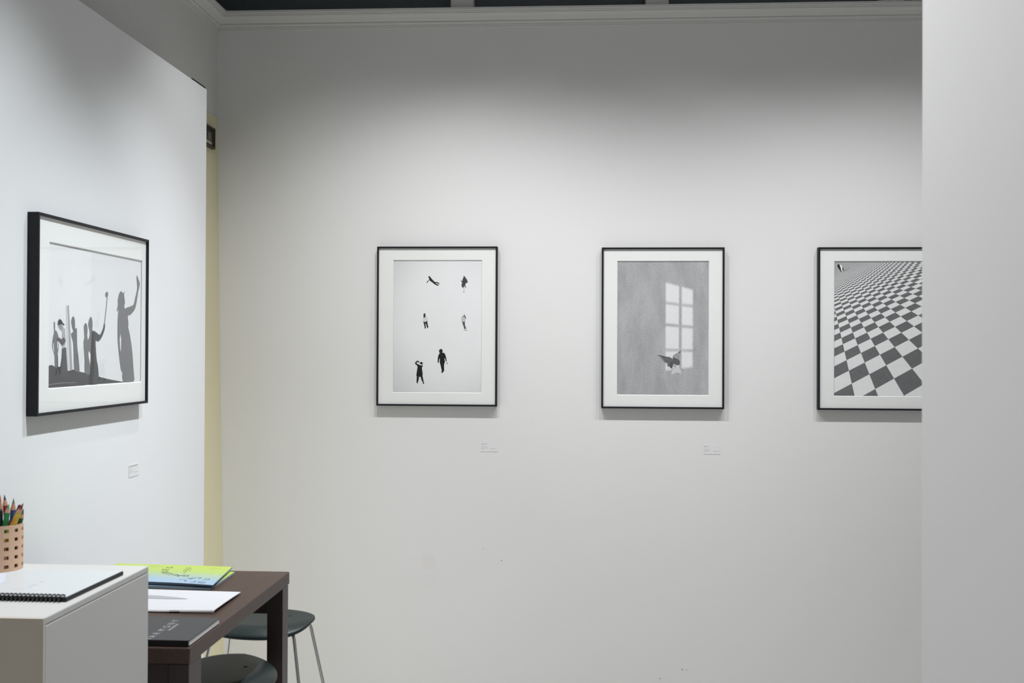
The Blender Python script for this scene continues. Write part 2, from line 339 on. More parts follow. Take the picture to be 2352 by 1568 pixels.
ART2 = [(212,[(0.0162,-0.1625),(0.0235,-0.1679),(0.0289,-0.1672),(0.0355,-0.1745),(0.0403,-0.1763),(0.0379,-0.1793),(0.0283,-0.1818),(0.0211,-0.1794)]),(196,[(0.0415,-0.1799),(0.0475,-0.1708),(0.0607,-0.1689),(0.0715,-0.1719),(0.0776,-0.1839),(0.0812,-0.196),(0.08,-0.1996),(0.0693,-0.2082),(0.0548,-0.2083),(0.0512,-0.1962),(0.0439,-0.1817)]),(163,[(0.053,-0.1974),(0.0596,-0.1937),(0.0668,-0.1949),(0.08,-0.199),(0.0693,-0.2082),(0.0548,-0.2085)]),(198,[(0.0415,-0.1799),(0.0464,-0.1865),(0.05,-0.1962),(0.0428,-0.2011),(0.0368,-0.2023)]),(168,[(0.0451,-0.1557),(0.0571,-0.161),(0.0607,-0.1689),(0.0475,-0.1708),(0.0433,-0.1672)]),(150,[(0.0432,-0.1284),(0.0449,-0.1199),(0.0521,-0.1139),(0.0605,-0.109),(0.0689,-0.1041),(0.0785,-0.0962),(0.0761,-0.1113),(0.0665,-0.1138),(0.075,-0.1186),(0.0726,-0.1331),(0.0714,-0.1404),(0.0642,-0.1332),(0.0534,-0.126)]),(120,[(0.0671,-0.1059),(0.0785,-0.0962),(0.0761,-0.1089),(0.0701,-0.1114)]),(108,[(-0.0225,-0.1178),(-0.0032,-0.1208),(0.0137,-0.1243),(0.0305,-0.1267),(0.039,-0.1315),(0.0423,-0.1369),(0.0438,-0.143),(0.0451,-0.1551),(0.0427,-0.1672),(0.0403,-0.1757),(0.0343,-0.1739),(0.0289,-0.1672),(0.0235,-0.1679),(0.0186,-0.16),(0.0222,-0.1564),(0.0114,-0.1504),(0.0029,-0.1474),(0.0101,-0.1462),(-0.0019,-0.1414),(0.0065,-0.1407),(-0.0079,-0.1347),(0.0041,-0.1347),(-0.0116,-0.1287),(-0.0007,-0.1286),(-0.0164,-0.1227)]),(92,[(-0.0225,-0.1178),(-0.0032,-0.1214),(0.0113,-0.1262),(0.0065,-0.131),(-0.0032,-0.1268),(-0.0152,-0.1221)]),(90,[(0.033,-0.1515),(0.0402,-0.1454),(0.0438,-0.1478),(0.0451,-0.1563),(0.0427,-0.1672),(0.0403,-0.1757),(0.0343,-0.1739),(0.0301,-0.1672)]),(98,[(0.0428,-0.1357),(0.0432,-0.1284),(0.0534,-0.1284),(0.0642,-0.1344),(0.0714,-0.141),(0.0751,-0.1488),(0.0727,-0.1573),(0.0685,-0.1619),(0.0577,-0.1604),(0.0511,-0.1562),(0.0451,-0.1551),(0.0438,-0.143)]),(90,[(0.0397,-0.1757),(0.0427,-0.1756),(0.0415,-0.1817)]),(120,[(0.0836,-0.1803),(0.0914,-0.1805),(0.0884,-0.1833)])]
ART3 = [(38,[(-0.1865,0.2814),(-0.1829,0.2784),(-0.1776,0.276),(-0.1755,0.2724),(-0.1746,0.2676),(-0.172,0.2628),(-0.1717,0.2586),(-0.1705,0.252),(-0.1675,0.246),(-0.1693,0.2439),(-0.1716,0.246),(-0.1764,0.2538),(-0.1835,0.2634),(-0.1864,0.2682),(-0.1867,0.2724),(-0.1847,0.276)]),(232,[(-0.1746,0.276),(-0.1711,0.2772),(-0.1687,0.2724),(-0.1658,0.2664),(-0.164,0.2586),(-0.1657,0.2562),(-0.1634,0.2502),(-0.1669,0.2472),(-0.1705,0.2556),(-0.1714,0.2628),(-0.1743,0.2676)]),(80,[(-0.1657,0.2562),(-0.164,0.2652),(-0.161,0.2652),(-0.1587,0.2538),(-0.1604,0.2478),(-0.1634,0.2496)]),(70,[(-0.1735,0.2793),(-0.1714,0.2805),(-0.169,0.2787),(-0.1714,0.2778)]),(90,[(-0.1604,0.2484),(-0.1569,0.2511),(-0.1422,0.2586),(-0.1321,0.2625),(-0.141,0.2574),(-0.1557,0.2496)])]
HOM = (16.40296,6.45027,2.07527,12.61195,-23.8042,-2.59852,0.95896,-2.53857,1.0)
W2MAP = (-0.2141025,0.0003975,0.3101906,-0.0004011)
FR4 = (2.7771,3.5135,1.3391,1.8773)
OP4 = (2.8542,3.477,1.411,1.804)
ART4 = [(219,[(-0.0536,0.1944),(0.0062,0.1941),(0.32,0.1969),(0.327,-0.196),(-0.0471,-0.1946)]),(82,[(-0.3065,-0.137),(-0.2714,-0.1388),(-0.2389,-0.1419),(-0.1964,-0.1527),(-0.1664,-0.1493),(-0.1494,-0.1512),(-0.1218,-0.1557),(-0.0903,-0.1598),(-0.058,-0.1634),(0.001,-0.173),(0.0869,-0.1844),(0.1695,-0.1931),(0.1695,-0.1956),(-0.0611,-0.1952),(-0.3102,-0.1963)]),(122,[(-0.2796,-0.0208),(-0.2759,-0.0162),(-0.2711,-0.0206),(-0.2708,-0.0388),(-0.2629,-0.041),(-0.2548,-0.0507),(-0.2499,-0.0583),(-0.2586,-0.0676),(-0.248,-0.0767),(-0.253,-0.0996),(-0.2548,-0.1073),(-0.2543,-0.1401),(-0.2714,-0.1388),(-0.2737,-0.1102),(-0.284,-0.0935),(-0.288,-0.0799),(-0.283,-0.0587),(-0.277,-0.045),(-0.2787,-0.0359)]),(225,[(-0.2818,-0.0746),(-0.2787,-0.0753),(-0.2758,-0.1003),(-0.2809,-0.092)]),(225,[(-0.2577,-0.0691),(-0.2522,-0.0752),(-0.2541,-0.0905),(-0.257,-0.0889)]),(150,[(-0.2568,-0.0251),(-0.2408,-0.0237),(-0.2344,-0.0205),(-0.2279,-0.0257),(-0.2219,-0.0333),(-0.2341,-0.0409),(-0.2422,-0.0383),(-0.2503,-0.0323)]),(72,[(-0.2577,-0.0248),(-0.2554,-0.0141),(-0.2459,-0.0077),(-0.2346,-0.0112),(-0.2264,-0.018),(-0.2159,-0.0223),(-0.2214,-0.0259),(-0.2295,-0.0234),(-0.2344,-0.0205),(-0.2408,-0.0237)]),(168,[(-0.2341,-0.0405),(-0.2245,-0.0333),(-0.2131,-0.0339),(-0.2129,-0.0455),(-0.2076,-0.0687),(-0.2171,-0.0904),(-0.2301,-0.0904),(-0.2319,-0.0766),(-0.224,-0.0642),(-0.2322,-0.0597),(-0.2308,-0.0458)]),(92,[(-0.2641,-0.0631),(-0.2467,-0.0591),(-0.2337,-0.0643),(-0.2209,-0.058),(-0.2093,-0.0671),(-0.2173,-0.0765),(-0.2302,-0.0827),(-0.2465,-0.0721),(-0.2577,-0.0683)]),(88,[(-0.2389,-0.1426),(-0.2329,-0.115),(-0.2317,-0.0904),(-0.2067,-0.0857),(-0.197,-0.1526),(-0.1977,-0.1713),(-0.2352,-0.1703)]),(45,[(-0.2597,-0.14),(-0.2357,-0.1404),(-0.2341,-0.1435),(-0.2414,-0.1444),(-0.2393,-0.1603),(-0.2437,-0.1609),(-0.2479,-0.1443),(-0.2533,-0.1442),(-0.2641,-0.1628),(-0.2688,-0.1627),(-0.2587,-0.1438)]),(45,[(-0.258,-0.1072),(-0.2548,-0.1073),(-0.2524,-0.1406),(-0.2568,-0.1405)]),(45,[(-0.2329,-0.115),(-0.2282,-0.1074),(-0.2351,-0.1415),(-0.2402,-0.1414)]),(205,[(-0.2092,0.0298),(-0.201,0.0309),(-0.1791,-0.1502),(-0.1957,-0.1527)]),(160,[(-0.2026,0.0308),(-0.1921,0.032),(-0.1678,-0.1488),(-0.1831,-0.1507)]),(118,[(-0.1764,-0.0089),(-0.1655,0.0025),(-0.1552,-0.0083),(-0.153,-0.0335),(-0.1428,-0.0317),(-0.1404,-0.0761),(-0.1348,-0.1014),(-0.1236,-0.1556),(-0.1408,-0.1547),(-0.1562,-0.1506),(-0.161,-0.1077),(-0.1643,-0.073),(-0.1746,-0.0559),(-0.1765,-0.0465),(-0.1664,-0.0432),(-0.1648,-0.0384),(-0.1717,-0.0291),(-0.1752,-0.0198)]),(122,[(-0.0988,-0.026),(-0.0873,-0.0153),(-0.0765,-0.0239),(-0.0751,-0.0433),(-0.0768,-0.0498),(-0.0723,-0.0643),(-0.0617,-0.0528),(-0.0619,-0.0366),(-0.0693,-0.0237),(-0.0678,-0.0091),(-0.0543,0.0048),(-0.0443,-0.0068),(-0.0423,-0.0182),(-0.0439,-0.033),(-0.0419,-0.0411),(-0.0489,-0.0592),(-0.0481,-0.1049),(-0.0627,-0.0967),(-0.0681,-0.1016),(-0.066,-0.1162),(-0.0548,-0.1407),(-0.0544,-0.1651),(-0.0902,-0.1603),(-0.0916,-0.1209),(-0.0986,-0.0838),(-0.0995,-0.0678),(-0.0937,-0.0565)]),(84,[(-0.0474,-0.0396),(-0.0273,-0.0384),(-0.0124,-0.0431),(0.0064,-0.0486),(0.0194,-0.0385),(0.0306,-0.0249),(0.0324,-0.0165),(0.0392,-0.0126),(0.0421,-0.0246),(0.0328,-0.0416),(0.0123,-0.0619),(-0.0083,-0.0687),(-0.0213,-0.0655),(-0.019,-0.0918),(-0.0129,-0.1248),(-0.0052,-0.1398),(0.0017,-0.1747),(-0.008,-0.1953),(-0.0611,-0.1951),(-0.058,-0.1651),(-0.0532,-0.1244),(-0.0515,-0.0755)]),(62,[(-0.0474,-0.0396),(-0.0346,-0.0394),(-0.0295,-0.1247),(-0.0357,-0.195),(-0.0611,-0.1951),(-0.058,-0.1651),(-0.0532,-0.1244),(-0.0515,-0.0755)]),(150,[(-0.3058,-0.1866),(-0.2382,-0.1841),(-0.142,-0.1862),(-0.142,-0.1874),(-0.2382,-0.1856),(-0.3057,-0.1881)]),(120,[(0.0364,-0.0136),(0.0548,0.067),(0.0585,0.0671),(0.0407,-0.0135)]),(120,[(0.0422,0.0737),(0.0457,0.0803),(0.0545,0.083),(0.0605,0.081),(0.0621,0.0731),(0.0548,0.0663),(0.046,0.0678)]),(124,[(0.1522,0.0896),(0.1617,0.0885),(0.1707,0.0843),(0.1857,0.0922),(0.1774,0.0823),(0.1822,0.066),(0.1847,0.0543),(0.1792,0.0434),(0.1867,0.0366),(0.2037,0.0415),(0.2498,0.051),(0.2641,0.0746),(0.2803,0.1046),(0.2781,0.1239),(0.2748,0.1455),(0.2807,0.1464),(0.2899,0.1344),(0.2991,0.1264),(0.2975,0.1129),(0.2876,0.0952),(0.2762,0.0631),(0.2647,0.0408),(0.2473,0.0281),(0.2242,0.0177),(0.207,0.0143),(0.2132,-0.0113),(0.2105,-0.0209),(0.2253,-0.0468),(0.2436,-0.0971),(0.2533,-0.1501),(0.2597,-0.1792),(0.2559,-0.1945),(0.1766,-0.1941),(0.1704,-0.1629),(0.1592,-0.1556),(0.1445,-0.1087),(0.1345,-0.0667),(0.1321,-0.0272),(0.1342,0.0148),(0.1404,0.0383),(0.1312,0.0264),(0.1257,0.0296),(0.1336,0.0451),(0.1323,0.0613),(0.1413,0.0804)]),(226,[(0.1517,-0.0432),(0.1575,-0.0595),(0.1567,-0.0783),(0.1566,-0.1005),(0.1514,-0.09),(0.1476,-0.0619)])]
MARKS_L1 = [(-0.429,-0.4038,1.1025,1.1047),(-0.429,-0.4215,1.0982,1.0996),(-0.429,-0.3999,1.0905,1.0916),(-0.4289,-0.3998,1.0849,1.0861),(-0.4292,-0.4192,1.0811,1.0821),(-0.3887,-0.3732,1.0819,1.0836),(-0.3699,-0.3633,1.082,1.0838)]
CARD_L1 = (-0.4324,-0.357,1.0697,1.1093)
CARD_L2 = (0.5445,0.618,1.0683,1.1074)
CARD_L3 = (1.4808,1.5525,1.0705,1.1092)
GLET = [('G',-1.0068,2.7473),('A',-1.0246,2.7474),('L',-1.0384,2.7522),('L',-1.0522,2.7598),('E',-1.065,2.772),('R',-1.0764,2.7866),('I',-1.0833,2.8029),('E',-1.0869,2.8197),('S',-1.0857,2.8441)]
GLET2 = [('G',-0.9409,2.7153),('U',-0.9674,2.7264),('A',-0.9842,2.7197)]
MBARS = [(-1.0329,2.797,-1.0436,2.8559),(-1.0252,2.7858,-1.0373,2.8552),(-1.0229,2.7742,-1.0333,2.8568),(-1.0199,2.8077,-1.0261,2.8413),(-0.9498,2.6738,-0.9521,2.6911),(-0.945,2.6698,-0.9477,2.6893),(-0.9406,2.668,-0.9428,2.6875),(-0.937,2.6683,-0.9386,2.6878),(-0.9321,2.6665,-0.9328,2.6861),(-0.9858,2.6817,-0.9862,2.6971),(-0.9598,2.6773,-0.9617,2.6925),(-0.9693,2.6743,-0.9602,2.6751),(-1.0051,2.6978,-0.9905,2.7035),(-0.9776,2.8514,-0.9287,2.8537),(-0.9737,2.8401,-0.9325,2.8436),(-1.1475,2.8605,-1.1197,2.8628)]
# ------------------------------------------------------------------ setting
YB = 4.8; XL = -1.6328
def sbox(name, a, m, bevel=0):
    b = MB(); b.box(*a, m); return struct(b.build(name, bevel=bevel))
sbox('floor', (-2.0, 3.6, -3.2, 5.1, -.1, 0), M['floor'])
sbox('wall_back', (-1.9, 3.4, YB, YB+.15, 0, 3.02), M['wall'])
sbox('wall_left', (XL-.15, XL, -3.0, YB, 0, 3.02), M['upper'])
sbox('wall_far_right', (3.3, 3.45, -3.0, YB, 0, 3.6), M['wall'])
sbox('ceiling', (-2.0, 3.6, -3.2, 5.1, 3.6, 3.7), M['ceil'])
sbox('wall_right', (.445, .585, -2.2, 1.447, 0, 3.6), M['wall'], .002)
# lower left wall, painted pale yellow, standing a little out of plumb beside the upper wall
b = MB(); zt = 2.556; xb = -1.581
b.grid([[(XL-.05, 4.1, 0), (xb, 4.1, 0), (XL+.003, 4.1, zt), (XL-.05, 4.1, zt)],
        [(XL-.05, YB-.0005, 0), (xb, YB-.0005, 0), (XL+.003, YB-.0005, zt), (XL-.05, YB-.0005, zt)]], M['yellow'], close_u=True)
b.fan([(XL-.05, 4.1, 0), (xb, 4.1, 0), (XL+.003, 4.1, zt), (XL-.05, 4.1, zt)], M['yellow'])
struct(b.build('wall_left_lower', merge=True))
# white partition in front of the left wall
sbox('wall_partition', (-1.57, -1.45, -3.0, 4.148, 0, 2.527), M['panel'], .0015)

# clerestory above the cornice: dark panes between white posts
def clerestory():
    w = MB(); w.box(-1.72, 3.3, YB+.03, YB+.05, 3.021, 3.6, M['darkglass'])
    o = struct(w.build('window_1'))
    f = MB()
    for x0, x1 in ((-.572, -.470), (.284, .385), (1.291, 1.392), (2.25, 2.35)):
        f2 = MB(); f2.box(x0, x1, YB-.035, YB+.03, 3.021, 3.6, M['cornice'])
        f2.build('window_post', o, bevel=.006)
    w = MB(); w.box(XL-.05, XL-.03, -3.0, YB+.029, 3.021, 3.6, M['darkglass'])
    struct(w.build('window_2'))
clerestory()
PROF = [(0, 2.949), (.009, 2.949), (.009, 2.955), (.013, 2.956), (.013, 2.962), (.016, 2.963), (.019, 2.966), (.020, 2.970), (.018, 2.974),
        (.022, 2.976), (.026, 2.980), (.032, 2.988), (.040, 2.994), (.050, 2.998), (.050, 3.004), (.055, 3.005), (.055, 3.010), (.063, 3.011), (.063, 3.020), (0, 3.022)]
b = MB(); b.grid([[(XL+p, YB-p, z) for p, z in PROF], [(3.3, YB-p, z) for p, z in PROF]], M['cornice']); struct(b.build('trim_1'))
b = MB(); b.grid([[(XL+p, YB-p, z) for p, z in PROF], [(XL+p, -3.0, z) for p, z in PROF]], M['cornice']); struct(b.build('trim_2'))

# short black strip lying on the partition's top edge
b = MB(); b.box(-1.468, -1.4535, 4.005, 4.142, 2.5273, 2.5352, M['black'])
tag(b.build('metal_strip'), 'short thin black strip on the top edge of the white partition by its end', 'strip')

# ------------------------------------------------------------------ framed photographs
def picture(label, mx, fr, op, art, pmat, smooth_n=3, few=6):
    """mx: local (u right, v up, w out of the wall) -> world.  fr, op: (u0,u1,v0,v1) about the frame's own centre"""
    base = thing('framed_photograph', label, 'framed picture', mx @ Vector((0, fr[2], 0)), 0, None)
    inv = Matrix.Translation(base.location).inverted()
    T = inv @ mx
    def t(u, v, w): return T @ Vector((u, v, w))
    W, D = .0078, .031
    u0, u1, v0, v1 = fr
    def loop(a, b_, c, d, w): return [t(a, c, w), t(b_, c, w), t(b_, d, w), t(a, d, w)]
    f = MB(); lp = [loop(u0, u1, v0, v1, .0005), loop(u0, u1, v0, v1, D), loop(u0+W, u1-W, v0+W, v1-W, D), loop(u0+W, u1-W, v0+W, v1-W, .002)]
    f.grid(lp, M['frame'], close_u=True, close_v=True)
    f.build('frame', base, merge=True, bevel=.0006)
    i0, i1, j0, j1 = u0+W, u1-W, v0+W, v1-W
    m = MB(); wm = .0235; wp = .0208; bv = .0024
    m.grid([loop(i0, i1, j0, j1, wm-.006), loop(i0, i1, j0, j1, wm), loop(op[0]-bv, op[1]+bv, op[2]-bv, op[3]+bv, wm)], M['mat'], close_u=True)
    m.grid([loop(op[0]-bv, op[1]+bv, op[2]-bv, op[3]+bv, wm), loop(*op, wp)], M['bevel'], close_u=True)
    m.build('mat_board', base, merge=True)
    # the print has its own axes (u, v, w) so its tone pattern sits in print coordinates
    cu, cv = (op[0]+op[1])/2, (op[2]+op[3])/2
    hu, hv = (op[1]-op[0])/2+.006, (op[3]-op[2])/2+.006
    p = MB(); p.face([(-hu, -hv, 0), (hu, -hv, 0), (hu, hv, 0), (-hu, hv, 0)], pmat)
    p.face([(-hu, -hv, -.001), (-hu, hv, -.001), (hu, hv, -.001), (hu, -hv, -.001)], M['paper'])
    lim = lambda q: (max(-hu, min(hu, q[0])), max(-hv, min(hv, q[1])))
    for k, (g, pts) in enumerate(art):
        pts = [lim(q) for q in pts]
        if smooth_n > 1 and len(pts) > few: pts = [lim(q) for q in catmull(pts, smooth_n)]
        p.poly([(q[0], q[1], .00004*(k+1)) for q in pts], tone(g))
    po = p.build('print', base, recalc=False)
    po.matrix_local = T @ Matrix.Translation((cu, cv, wp-.0016))
    g = MB(); c = [loop(i0+.0002, i1-.0002, j0+.0002, j1-.0002, w) for w in (.0262, .0276)]
    g.grid(c, M['glass'], close_u=True); g.fan(c[0], M['glass'], True); g.fan(c[1], M['glass'])
    g.build('glass', base, merge=True)
    return base
def mback(cx, cz): # back wall: u=+X v=+Z w=-Y
    return Matrix(((1, 0, 0, cx), (0, 0, -1, YB), (0, 1, 0, cz), (0, 0, 0, 1)))
def mleft(cy, cz): # partition: u=+Y v=+Z w=+X
    return Matrix(((0, 0, 1, -1.45), (1, 0, 0, cy), (0, 1, 0, cz), (0, 0, 0, 1)))
def rel(r, c): return (r[0]-c[0], r[1]-c[0], r[2]-c[1], r[3]-c[1])
def mid(r): return ((r[0]+r[1])/2, (r[2]+r[3])/2)
for FR, OP, ART, pm, mk, lab in (
    (FR1, OP1, ART1, print_snow(), mback, 'black framed photograph of six small figures scattered on a blank pale ground'),
    (FR2, OP2, ART2, print_window(), mback, 'black framed photograph of a bird flying before window light on a grey wall'),
    (FR3, OP3, ART3, print_checker(), mback, 'black framed photograph of a checkered floor, cut off by the wall at right'),
    (FR4, OP4, ART4, print_white(), mleft, 'black framed photograph of long human shadows, hung on the white partition at left')):
    c = mid(FR); picture(lab, mk(*c), rel(FR, c), rel(OP, c), ART, pm, 3 if ART is not ART4 else 2, 6 if ART is not ART4 else 12)

# ------------------------------------------------------------------ wall labels
def wall_label(label, mk, c, w, h, bars):
    base = thing('wall_label', label, 'label', mk(*c) @ Vector((0, -h/2, 0)), 0, 'small caption labels under the photographs')
    T = Matrix.Translation(base.location).inverted() @ mk(*c)
    b = MB()
    q = [[T @ Vector((s*w/2, t_*h/2, d)) for s, t_ in ((-1, -1), (1, -1), (1, 1), (-1, 1))] for d in (.0003, .0012)]
    b.grid(q, M['labelcard'], close_u=True); b.fan(q[1], M['labelcard']); b.build('card', base, merge=True)
    b = MB()
    for (x0, x1, y0, y1) in bars:
        # a row of tiny unreadable characters
        x = x0
        while x < x1:
            e = min(x+(y1-y0)*random.uniform(.5, 1.6), x1)
            b.face([T @ Vector(p) for p in ((x, y0, .0013), (e, y0, .0013), (e, y1, .0013), (x, y1, .0013))], M['labelink'])
            x = e+(y1-y0)*.22
    b.build('caption_text', base, recalc=False)
cc = mid(CARD_L1); BARS = [rel(r, cc) for r in MARKS_L1]
wall_label('tiny white caption label below the photograph of six small figures', mback, cc, .075, .040, BARS)
BARS2 = [(a, b_-(.004 if i < 4 else 0), y0, y1) for i, (a, b_, y0, y1) in enumerate(BARS)]
wall_label('tiny white caption label below the photograph of the bird', mback, mid(CARD_L2), .0735, .039, BARS2)
wall_label('tiny white caption label below the checkered photograph, beside the right wall edge', mback, mid(CARD_L3), .0735, .039, BARS)
wall_label('tiny white caption label on the partition below the photograph of long shadows', mleft, (3.474, 1.1215), .075, .040,
           [(-.032, .032, .013, .0165)]+BARS[1:])

# ------------------------------------------------------------------ plaque on the yellow wall
base = thing('wall_plaque', 'small black plaque with bronze rim and pale character on the yellow wall', 'plaque', (-1.628, 4.61, 2.40))
ang = math.atan2((xb-(XL+.003)), zt)   # follows the leaning wall
b = MB(); y0, y1, z0, z1, r = -.115, .117, 0, .0925, .008
def rr(x, i): return [(x, y0+i, z0+i), (x, y1-i, z0+i), (x, y1-i, z1-i), (x, y0+i, z1-i)]
b.grid([rr(0, 0), rr(.016, 0), rr(.016, r), rr(.012, r)], M['bronze'], close_u=True)
b.build('rim', base, merge=True)
b = MB(); b.box(.001, .0125, y0+r, y1-r, z0+r, z1-r, M['plaque']); b.build('board', base)
b = MB()
def stroke(p, q, w=.0028):
    p = Vector(p); q = Vector(q); d = (q-p).normalized(); n = Vector((-d.y, d.x))*w/2
    b.face([(.0129, a.x, a.y) for a in (p-n, q-n, q+n, p+n)], M['gold'])
for k in (0, -.055):    # two characters side by side, the right one partly seen
    for p, q in (((.028, .062), (.072, .060)), ((.050, .062), (.049, .056)), ((.036, .056), (.034, .030)), ((.036, .053), (.064, .052)),
                 ((.064, .052), (.072, .031)), ((.040, .046), (.060, .045)), ((.041, .040), (.058, .040)), ((.049, .040), (.047, .028)), ((.056, .037), (.062, .030))):
        stroke((p[0]+k, p[1]), (q[0]+k, q[1]))
b.build('character', base, recalc=False)
b = MB(); b.box(.0125, .0131, -.06, .078, .0145, .0265, M['gold']); b.build('name_strip', base)

# ------------------------------------------------------------------ table
TX1, TY0, TY1, TZ = -.776, 2.1405, 2.896, .92; TX0 = -1.40
t = thing('side_table', 'dark brown wooden table with square legs behind the white plinth', 'table', ((TX0+TX1)/2, (TY0+TY1)/2, 0))
L = t.location
def tb(name, x0, x1, y0, y1, z0, z1, m, bevel=.0015):
    b = MB(); b.box(x0-L.x, x1-L.x, y0-L.y, y1-L.y, z0, z1, m); return b.build(name, t, bevel=bevel)
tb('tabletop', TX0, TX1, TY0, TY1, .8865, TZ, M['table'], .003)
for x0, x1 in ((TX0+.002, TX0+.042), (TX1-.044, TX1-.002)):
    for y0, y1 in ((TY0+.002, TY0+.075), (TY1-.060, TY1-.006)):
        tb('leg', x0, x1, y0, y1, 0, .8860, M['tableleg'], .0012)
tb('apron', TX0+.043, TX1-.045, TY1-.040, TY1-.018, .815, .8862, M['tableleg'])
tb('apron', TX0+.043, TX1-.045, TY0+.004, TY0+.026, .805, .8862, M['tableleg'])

# ------------------------------------------------------------------ stools
def make_stool(label, x, y, rz, hole, seat_z=.715):
    s = thing('stool', label, 'stool', (x, y, 0), rz, 'green shell stools around the table')
    A, Bv, TH = .155, .123, .009
    def top(u, v):  # the front rim rolls down, fading out towards the two side tips; the back stays nearly flat
        r_ = math.hypot(u/A, v/Bv); sn = abs(v/Bv)/max(r_, 1e-6)
        roll = max(0, (r_-.62)/.40)*((.12+.88*sn**.7) if v < 0 else .12)
        return -.0275*roll**1.9-.003*(1-min(1, r_*r_))
    b = MB(); N, R = 64, 18; rows = []
    for k in range(R+1):
        rr_ = .02+.98*(k/R)
        ring = []
        for i in range(N):
            th = 2*PI*i/N; c_, s_ = math.cos(th), math.sin(th)
            u = A*rr_*math.copysign(abs(c_)**.97, c_); v = Bv*rr_*math.copysign(abs(s_)**.80, s_)
            ring.append((u, v, seat_z+top(u, v)))
        rows.append(ring)
    under = [[(p[0]*.985, p[1]*.985, p[2]-TH) for p in r] for r in rows]
    edge = [(p[0]*1.004, p[1]*1.004, p[2]-TH*.5) for p in rows[-1]]
    b.grid(rows+[edge]+under[::-1], M['seat'], close_u=True)
    b.fan(rows[0], M['seat'], True); b.fan(under[0], M['seat'])
    for k in (1,):   # small dark screw recess
        hx, hy = hole[0]*k, hole[1]*k
        b.fan([(hx+.0055*math.cos(a), hy+.0055*math.sin(a), seat_z+top(hx, hy)+.0006) for a in [2*PI*i/12 for i in range(12)]], M['hole'])
    b.build('seat', s, smooth_=True)
    for sx in (-1, 1):
        for sy in (-1, 1):
            l = MB(); zt_ = seat_z-.0215
            p0 = Vector((sx*.050, sy*.035, zt_)); p1 = Vector((sx*.114, sy*.060, zt_-.002)); p2 = Vector((sx*.1265, sy*.0705, zt_-.016)); p3 = Vector((sx*.245, sy*.165, .008))
            pts = [p0, p0.lerp(p1, .5), p1, p1.lerp(p2, .5)+Vector((sx*.002, sy*.002, .004)), p2, p2.lerp(p3, .5), p3]
            l.tube(pts, .0056, M['chrome'], 14)
            lo = l.build('leg', s, smooth_=True)
            g = MB(); g.tube([(p3.x, p3.y, 0), (p3.x, p3.y, .012)], .008, M['glide'], 14); g.build('foot', lo, smooth_=False)
    return s
make_stool('dark green shell stool with chrome legs beyond the far end of the table', -.942, 3.208, math.radians(-6), (.070, .048))
make_stool('dark green shell stool tucked under the table between its near and far legs', -.880, 2.678, math.radians(90), (.046, -.038))

# ------------------------------------------------------------------ papers on the table
def slab(name, pts, z0, z1, top, side, parent=None, uv=None, loc=(0, 0, 0), sides=None):
    b = MB(); lo = Vector(loc); n = len(pts)
    tp = [Vector((p[0], p[1], z1))-lo for p in pts]; bt = [Vector((p[0], p[1], z0))-lo for p in pts]
    b.face(tp, top, uv); b.face(bt[::-1], side)
    for i in range(n):
        j = (i+1) % n; b.face([bt[i], bt[j], tp[j], tp[i]], (sides or {}).get(i, side))
    return b.build(name, parent)
